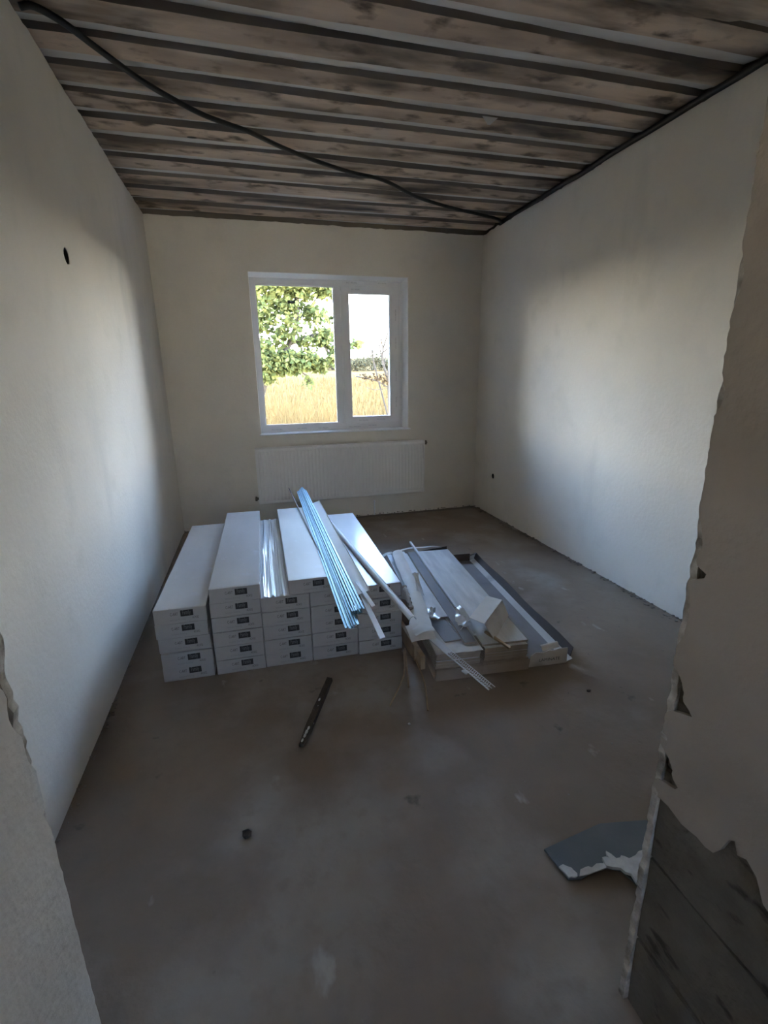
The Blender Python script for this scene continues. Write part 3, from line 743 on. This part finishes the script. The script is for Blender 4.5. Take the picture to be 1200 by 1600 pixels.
def notched():
    pts = [(1.432,-2.20,.19),(1.418,-2.27,.205),(1.40,-2.36,.20),(1.388,-2.45,.19)]
    bm = bmesh.new(); tube(bm, spline(pts, 3), [.012]*10, 6)
    for k in range(6): 
        p = Vector(pts[0]).lerp(Vector(pts[-1]), k/5); bx(bm, p.x-.014,p.y-.008,p.z+.004, p.x+.010,p.y+.006,p.z+.016)
    tag(obj('torn_card_edge', bm, M['board_dark']), 'ragged brown rolled strip of torn card beside the stack\'s right corner', 'cardboard')
notched()
# perforated corner bead
def bead():
    a = Vector((1.374,-2.63,.158)); b = Vector((1.505,-3.08,.122)); l = (b-a).length
    root = empty('corner_bead', 'white perforated corner bead sticking out over the pile\'s front edge', 'metal profile', a)
    t = (b-a).normalized()
    root.rotation_euler = t.to_track_quat('X', 'Z').to_euler()
    # strip with diamond holes as real openings: rails and cross webs
    bm = bmesh.new(); wd = .034
    bx(bm, 0,-.0025,-.001, l,.0025,.003); bx(bm, 0,wd-.0015,0, l,wd+.0015,.0015)
    bx(bm, 0,0,0, l*.42,wd,.0012)
    n = int(l*.58/.011)
    for k in range(n):
        x = l*.42+k*.011
        for (y0, y1, s) in ((.002,.5*wd,1),(.5*wd,wd,-1)):
            d = .0055*s
            P = [(x,y0,0),(x+.0028,y0,0),(x+.0028+d,y1,0),(x+d,y1,0)]
            v = [bm.verts.new(p) for p in P]; w_ = [bm.verts.new((p[0],p[1],.0012)) for p in P]
            bm.faces.new(v[::-1]); bm.faces.new(w_)
            for i in range(4): bm.faces.new((v[i],v[(i+1)%4],w_[(i+1)%4],w_[i]))
    bx(bm, l*.42,.5*wd-.0012,0, l,.5*wd+.0012,.0012)
    obj('perforated_wing', bm, M['whiteprof'], root)
    bm = bmesh.new(); bmesh.ops.create_icosphere(bm, subdivisions=2, radius=.011, matrix=Matrix.Translation((l*.72,-.012,.002)) @ Matrix.Diagonal((1.5,.9,.5,1)))
    for v in bm.verts: v.co += Vector((random.uniform(-.002,.002),)*3)
    obj('plaster_blob', bm, M['whiteprof'], root)
bead()
# crumpled clear film scraps
def scrap(c, lu, lv, rz, tilt, amp, label, m='filmwhite', roll=0):
    R_ = Matrix.Translation(c) @ Matrix.Rotation(roll, 4, 'Y') @ Matrix.Rotation(rz, 4, 'Z') @ Matrix.Rotation(tilt, 4, 'X')
    ph = random.uniform(0, 6)
    bm = wrinkle_sheet(lambda u, v: R_ @ Vector(((u-.5)*lu*(1+.3*math.sin(v*5+ph)), v*lv, amp*math.sin(u*8+v*9+ph)+amp*.7*math.sin(v*17+ph)+random.uniform(-.25,.25)*min(amp,.004))), 8, 14)
    tag(obj('film_scrap', bm, M[m]), label, 'film')
scrap((1.500,-2.555,.172), .024, .16, .22, .02, .0007, 'shiny clear film ribbon lying bright on the left plank stack', roll=-.36)
scrap((1.430,-2.560,.176), .030, .10, -.75, .25, .006, 'crumpled clear film tuck against the torn lid strip')
scrap((1.600,-2.640,.158), .060, .15, -.20, .25, .008, 'crumpled clear film bunched left of the folded carton end')
scrap((1.500,-2.28,.168), .035, .16, -.10, .55, .004, 'upright curled clear film strip in the middle of the left stack')
scrap((1.338,-2.60,.135), .020, .10, -.35, .10, .0012, 'small glinting film scrap in the gap between stack and pile', roll=-.33)
# laths and twigs
o = obj('lath', (lambda bm: (bx(bm, 0,0,0, .013,.17,.009), bm)[1])(bmesh.new()), M['wood']); place(o, B, .105, -.045, ZBp+.012, .33)
tag(o, 'short raw wooden lath poking out over the middle plank stack', 'lath')
def stick(name, a, b, w, m, label, cat, grp=None, bend=.0):
    a, b = Vector(a), Vector(b); mid = (a+b)/2 + Vector((bend,0,0)); bm = bmesh.new(); tube(bm, spline([a, mid, b], 3), w, 5)
    tag(obj(name, bm, m), label, cat, grp)
bm = bmesh.new()
for (x, y0, y1, z, w_) in ((1.352,-2.70,-2.10,.0,.022),):
    bx(bm, x,y0,0.0, x+w_,y1,.070); bx(bm, x-.012,y0+.06,.012, x,y1,.092)
tag(obj('lath', bm, M['wood']), 'raw wooden batten on edge in the gap between carton stack and pile', 'lath')
stick('splinter', (1.30,-2.60,.05), (1.141,-2.911,.004), .0035, M['wood'], 'thin bent splinter fanning left onto the floor from the gap', 'splinter', bend=.03)
stick('splinter', (1.312,-2.58,.05), (1.255,-2.815,.005), .005, M['wood'], 'short thick splinter lying in front of the gap, middle of the three', 'splinter')
stick('splinter', (1.334,-2.68,.045), (1.282,-2.985,.004), .004, M['wood'], 'thin splinter slanting right onto the floor from the batten', 'splinter', bend=.015)

# ------------------------------------------------------------------ things on the floor
def dark_stick():
    a, b = Vector((.757,-3.04,.0)), Vector((.925,-2.66,.0)); root_len = (b-a).length
    bm = bmesh.new(); n = 10; rows = []
    for k in range(n+1):
        t = k/n; w_ = .016*min(1, .45+t*3)*(1 if t < .9 else .9); h = .016
        rows.append([bm.verts.new(p) for p in ((-w_,t*root_len,.0),(w_,t*root_len,0),(w_*.8,t*root_len,h+random.uniform(-.002,.002)),(-w_*.8,t*root_len,h+random.uniform(-.002,.002)))])
    for k in range(n):
        for i in range(4): bm.faces.new((rows[k][i],rows[k][(i+1)%4],rows[k+1][(i+1)%4],rows[k+1][i]))
    bm.faces.new(rows[0]); bm.faces.new(rows[-1])
    o = obj('wooden_stake', bm, M['darkwood'], None, a); o.rotation_euler = (0,0,math.atan2(b.y-a.y, b.x-a.x)-PI/2)
    tag(o, 'dark pointed wooden stake with white plaster flecks on the bare floor', 'stick')
    bm = bmesh.new()
    for (t, x, r_) in ((.04,.0,.007),(.10,.002,.008),(.15,.002,.009),(.2,.004,.008),(.62,-.002,.007),(.52,.003,.004),(.46,-.008,.004),(.3,0,.003)):
        bmesh.ops.create_icosphere(bm, subdivisions=1, radius=r_, matrix=Matrix.Translation((x,t*root_len,.0155)) @ Matrix.Diagonal((.7,1.6,.35,1)))
    obj('plaster_fleck', bm, M['dryplaster'], o)
dark_stick()
def trowel():
    pts = [(1.393,-3.655),(1.407,-3.748),(1.44,-3.757),(1.478,-3.750),(1.53,-3.752),(1.560,-3.768),(1.575,-3.822),(1.61,-3.86),(1.72,-3.83),(1.745,-3.66),(1.60,-3.63),(1.5,-3.642)]
    o = obj('plaster_board_offcut', plate([pts], lambda u, v, d: (u, v, .004+d+.010*max(0, (u-1.42))), .006), M['trowel'])
    tag(o, 'dark blue-grey sheet offcut smeared with white plaster by the right door jamb', 'offcut')
    for ol, hgt in (([(1.400,-3.715),(1.415,-3.712),(1.432,-3.728),(1.437,-3.745),(1.425,-3.752),(1.408,-3.748)],.005),
                    ([(1.440,-3.752),(1.452,-3.738),(1.470,-3.736),(1.486,-3.742),(1.505,-3.736),(1.528,-3.742),(1.530,-3.753),(1.49,-3.754)],.004),
                    ([(1.525,-3.752),(1.530,-3.728),(1.548,-3.735),(1.553,-3.715),(1.566,-3.742),(1.585,-3.738),(1.600,-3.752),(1.640,-3.742),(1.70,-3.75),(1.70,-3.80),(1.64,-3.845),(1.585,-3.838),(1.570,-3.812),(1.574,-3.79),(1.558,-3.768)],.009)):
        ol = [q for k in range(len(ol)) for q in (ol[k], ((ol[k][0]+ol[(k+1)%len(ol)][0])/2+random.uniform(-.004,.004), (ol[k][1]+ol[(k+1)%len(ol)][1])/2+random.uniform(-.004,.004)))]
        obj('plaster_smear', plate([ol], lambda u, v, d: (u, v, .010+.010*max(0, (u-1.42))+d), hgt), M['dryplaster'], o)
trowel()
def crumbs():
    def lump(r):
        bm = bmesh.new(); bmesh.ops.create_icosphere(bm, subdivisions=1, radius=r)
        for v in bm.verts: v.co *= random.uniform(.7,1.25); v.co.z *= .55
        return bm
    spots = [(.560,-3.36,.016,1,'dark crumb of dirt alone on the brown floor below the stake'),(1.185,-3.039,.007,0,'small pale chip on the floor in front of the splinters'),(2.0,-3.06,.010,1,'dark crumb on the floor right of the tray\'s front')]
    for x, y, r_, d, lab in spots:
        o = obj('floor_crumb', lump(r_), M['crumbdark'] if d else M['dryplaster'], None, (x,y,r_*.3)); tag(o, lab, 'crumb')
    # swept rubble along the walls, beyond counting
    bm = bmesh.new()
    def add(x, y, r_):
        b2 = lump(r_)
        for v in b2.verts: v.co += Vector((x, y, r_*.25))
        me = bpy.data.meshes.new('t'); b2.to_mesh(me); bm.from_mesh(me); b2.free(); bpy.data.meshes.remove(me)
    for k in range(330):
        add(W-abs(random.gauss(0,.022))-.003, random.uniform(-3.9,-.01), random.choice((.004,.005,.007,.010,.013)))
    for k in range(120): add(random.uniform(0.05,W-.05), -abs(random.gauss(0,.012))-.003, random.choice((.004,.006,.009)))
    for k in range(160): add(abs(random.gauss(0,.01))+.003, random.uniform(-3.9,-.01), random.choice((.003,.005,.006)))
    for k in range(110): add(random.uniform(1.3,2.85), random.uniform(-3.9,-.4), random.choice((.002,.003,.004)))
    tag(obj('rubble', bm, M['crumb']), 'grey mortar rubble swept along the foot of the walls', 'rubble', kind='stuff')
crumbs()

# ------------------------------------------------------------------ outside
def gz(x, y):
    return -.35 + .052*max(0, y-.3) + .10*math.sin(x*.35+1)*math.sin(y*.23) * min(1, y/8)
def field():
    bm = bmesh.new(); ys = [.3*1.09**k for k in range(72)]; nx = 50
    rows = []
    for y in ys:
        hw = 8+y*1.1
        rows.append([bm.verts.new((1.4-hw+2*hw*i/nx, y, gz(1.4-hw+2*hw*i/nx, y)+random.uniform(-.02,.02))) for i in range(nx+1)])
    for j in range(len(rows)-1):
        for i in range(nx): bm.faces.new((rows[j][i],rows[j][i+1],rows[j+1][i+1],rows[j+1][i]))
    for f in bm.faces: f.smooth = True
    o = obj('ground', bm, M['field']); o['kind'] = 'structure'
field()
def blades():
    V, F = [], []
    rnd = random.random
    for k in range(24000):
        y = 2.2*(30/2.2)**(rnd()**.85); hw = 1.5+y*.33
        x = 1.1+.26*y + random.uniform(-1,1)*hw
        if y < 9 and (x > 1.9+.16*y or rnd() < .35): continue
        h = random.uniform(.35,.8) if y < 9 else random.uniform(.14,.36)*(1+y*.02); w_ = random.uniform(.003,.007)*(1+y*.10)
        a = rnd()*2*PI; lean = random.uniform(.05,.75)*h; dx, dy = math.cos(a)*lean, math.sin(a)*lean
        z = gz(x, y)-.03; i = len(V); wx, wy = w_*math.cos(a+PI/2), w_*math.sin(a+PI/2)
        V += [(x-wx,y-wy,z),(x+wx,y+wy,z),(x+dx*.4+wx*.7,y+dy*.4+wy*.7,z+h*.6),(x+dx*.4-wx*.7,y+dy*.4-wy*.7,z+h*.6),(x+dx,y+dy,z+h)]
        F += [(i,i+1,i+2,i+3),(i+3,i+2,i+4)]
    me = bpy.data.meshes.new('dry_grass'); me.from_pydata(V, [], F); me.update()
    tag(link('dry_grass', me, M['grass']), 'tall golden dry grass covering the field outside the window', 'grass', kind='stuff')
blades()
def leaf_cloud(blobs, size, droop=.5):
    V, F = [], []
    for (cx, cy, cz, rx, ry, rz, n) in blobs:
        for k in range(n):
            d = Vector((random.gauss(0,1), random.gauss(0,1), random.gauss(0,1))).normalized()*random.random()**.45
            c = Vector((cx+d.x*rx, cy+d.y*ry, cz+d.z*rz))
            s = size*random.uniform(.65,1.25)
            ax = Vector((random.gauss(0,1), random.gauss(0,1), random.gauss(0,.6)-droop)).normalized()
            sd = ax.cross(Vector((random.gauss(0,1), random.gauss(0,1), random.gauss(0,1)))).normalized()
            nn = ax.cross(sd)*s*.12
            i = len(V)
            V += [c, c+ax*s*.45+sd*s*.42+nn, c+ax*s*1.05, c+ax*s*.45-sd*s*.42+nn, c+ax*s*.5]
            F += [(i,i+1,i+4),(i+1,i+2,i+4),(i+2,i+3,i+4),(i+3,i,i+4)]
    me = bpy.data.meshes.new('foliage'); me.from_pydata([tuple(v) for v in V], [], F); me.update(); return me
def tree():
    root = empty('leafy_tree', 'green leafy tree outside the left window pane', 'tree', (.72,3.95,gz(.72,3.95)))
    P = root.location
    def br(nm, pts, r0, r1, m='bark'):
        pts = spline([Vector(p)-P for p in pts], 4); n = len(pts)
        bm = bmesh.new(); tube(bm, pts, [r0+(r1-r0)*i/(n-1) for i in range(n)], 7); obj(nm, bm, M[m], root, smooth=True)
    br('trunk', [(.72,3.95,-.25),(.80,3.9,.6),(.93,3.85,1.25),(1.36,3.8,1.85),(1.52,3.8,2.25),(1.55,3.85,2.9),(1.5,3.9,3.8)], .075, .02)
    for pts in ([(.80,3.9,.6),(.6,4.0,1.5),(.3,4.1,2.6),(.1,4.2,3.6)], [(1.36,3.8,1.85),(1.75,3.75,2.02),(2.1,3.75,1.98),(2.52,3.8,1.90)], [(1.50,3.8,2.2),(1.8,3.9,2.5),(2.1,4.0,2.9)],
                [(1.1,3.82,1.5),(1.35,3.7,1.52),(1.62,3.7,1.38),(1.66,3.7,1.25)], [(1.50,3.8,2.2),(1.25,3.9,2.6),(1.1,3.9,3.1)], [(1.75,3.75,2.02),(2.0,3.7,1.75),(2.1,3.7,1.55)]):
        br('branch', pts, .022, .006)
    blobs = [(1.10,3.8,2.85,.50,.45,.32,1500),(1.65,3.85,2.82,.45,.4,.28,1300),(2.05,3.9,2.78,.25,.3,.20,500),(.95,3.8,2.30,.26,.35,.28,620),(1.40,3.7,2.22,.26,.25,.22,210),(1.85,3.75,2.30,.22,.25,.16,150),(1.28,3.75,1.98,.22,.25,.14,150),(1.75,3.75,1.90,.22,.2,.10,110),(1.35,3.85,2.48,.30,.3,.14,420),(1.75,3.85,2.40,.14,.2,.12,170),
             (.98,3.8,1.66,.25,.35,.36,900),(1.30,3.75,1.60,.34,.3,.20,900),(1.60,3.75,1.64,.28,.28,.18,560),(1.85,3.8,1.55,.16,.2,.12,200),(1.63,3.7,1.30,.09,.1,.09,34),(1.0,3.8,1.34,.16,.2,.10,80),
             (1.93,3.75,2.02,.20,.2,.16,260),(2.10,3.75,1.72,.13,.18,.18,220),(2.18,3.8,2.25,.12,.15,.12,50),(1.25,3.8,2.05,.14,.2,.10,70),(1.60,3.8,1.95,.12,.15,.10,70),(2.50,3.8,1.90,.09,.1,.07,32),(2.40,3.8,1.86,.06,.08,.06,12),
             (.3,4.1,2.8,.7,.6,.7,800),(1.0,4.0,3.7,1.0,.7,.6,1000),(.2,4.1,1.9,.5,.5,.5,350)]
    blobs = [(a-P.x,b-P.y,c-P.z,*r) for a, b, c, *r in blobs]
    f = link('foliage', leaf_cloud(blobs, .085), M['leaf'], root); f['kind'] = 'stuff'
tree()
def shrub():
    root = empty('bare_shrub', 'thin bare shrub outside the right window pane', 'shrub', (3.42,5.0,gz(3.42,5.0))); P = root.location
    bm = bmesh.new()
    br = [([(3.42,5,-.2),(3.39,5,.9),(3.37,5,1.3),(3.27,5,1.62),(3.285,5,1.87),(3.40,5,2.22),(3.44,5.1,2.5)], .014),([(3.27,5,1.62),(3.20,5,1.95),(3.13,5.02,2.06)], .006),([(3.285,5,1.87),(3.24,5,2.1),(3.3,5,2.35)], .005),([(3.37,5,1.3),(3.42,5,1.7),(3.5,5,2.0)], .008),
          ([(3.28,5,1.80),(3.40,4.9,1.92),(3.5,4.9,2.1)], .005),([(3.36,5,1.32),(3.30,5,1.5),(3.34,5,1.75),(3.45,5,1.9)], .006),([(3.62,5.4,0),(3.30,5.4,1.2),(3.155,5.4,1.83),(3.13,5.4,2.36)], .007),([(3.156,5.4,1.75),(3.20,5.4,2.0)], .003)]
    for pts, r_ in br: tube(bm, spline([Vector(p)-P for p in pts], 3), [(r_*1.2+.012)*(1-.45*i/(3*(len(pts)-1))) for i in range(3*(len(pts)-1)+1)], 5)
    obj('stems', bm, M['bark'], root, smooth=True)
    f = link('leaves', leaf_cloud([(3.40-P.x,5-P.y,2.25-P.z,.06,.06,.06,8),(3.24-P.x,5-P.y,1.98-P.z,.10,.06,.10,8)], .04), M['deadleaf'], root); f['kind'] = 'stuff'
    root = empty('fallen_branch', 'fallen dry branch with withered leaves in the grass outside', 'branch', (3.3,5.2,.95)); P = root.location
    bm = bmesh.new()
    for pts, r_ in (([(3.85,5,.98),(3.40,5,1.13),(3.16,5,1.26),(2.90,5,1.33),(2.72,5.0,1.36)], .012),([(3.40,5,1.13),(3.1,4.95,1.10),(2.9,4.95,1.16)], .006),([(3.16,5,1.26),(3.05,5,1.42)], .005),([(2.98,5,1.31),(2.8,5,1.22)], .005),([(3.3,5,1.19),(3.2,5,1.38),(3.1,5,1.45)], .005),([(3.8,5,1.0),(3.7,5,.2)],.01)):
        tube(bm, spline([Vector(p)-P for p in pts], 3), r_, 5)
    obj('stems', bm, M['bark'], root)
    f = link('leaves', leaf_cloud([(3.2-P.x,5-P.y,1.34-P.z,.22,.1,.09,80),(2.92-P.x,5-P.y,1.36-P.z,.16,.1,.07,40),(3.35-P.x,5-P.y,1.24-P.z,.12,.1,.08,30)], .05), M['deadleaf'], root); f['kind'] = 'stuff'
shrub()
def bushes():
    L = [(11.1,44,1.0,1.25,'grey-green bush on the horizon, just right of the window mullion'),(13.0,45,1.4,1.75,'tallest grey-green bush on the horizon in the right pane'),(14.9,46,1.2,1.3,'grey-green bush on the horizon at the right pane\'s outer edge'),
         (9.2,47,1.3,1.0,'low grey-green bush on the horizon at the left pane\'s inner edge'),(7.2,48,1.5,.9,'low grey-green bush on the horizon seen under the tree\'s leaves'),(17.5,50,1.8,1.5,'grey-green bush on the horizon beyond the right edge of the window')]
    for x, y, r_, h, lab in L:
        z = gz(x, y); root = empty('field_bush', lab, 'bush', (x,y,z), 0, 'bushes on the horizon')
        bm = bmesh.new()
        for k in range(5): tube(bm, [(0,0,-.1),(random.uniform(-.4,.4)*r_,random.uniform(-.3,.3),h*.5),(random.uniform(-.8,.8)*r_,random.uniform(-.3,.3),h*.95)], [.05,.035,.01], 5)
        obj('stems', bm, M['bark'], root)
        f = link('foliage', leaf_cloud([(0,0,h*.5,r_,r_*.8,h*.55,420),(r_*.4,0,h*.7,r_*.5,r_*.5,h*.4,160),(-r_*.5,0,h*.45,r_*.5,r_*.5,h*.45,160)], .20, 0), M['bush'], root); f['kind'] = 'stuff'
bushes()
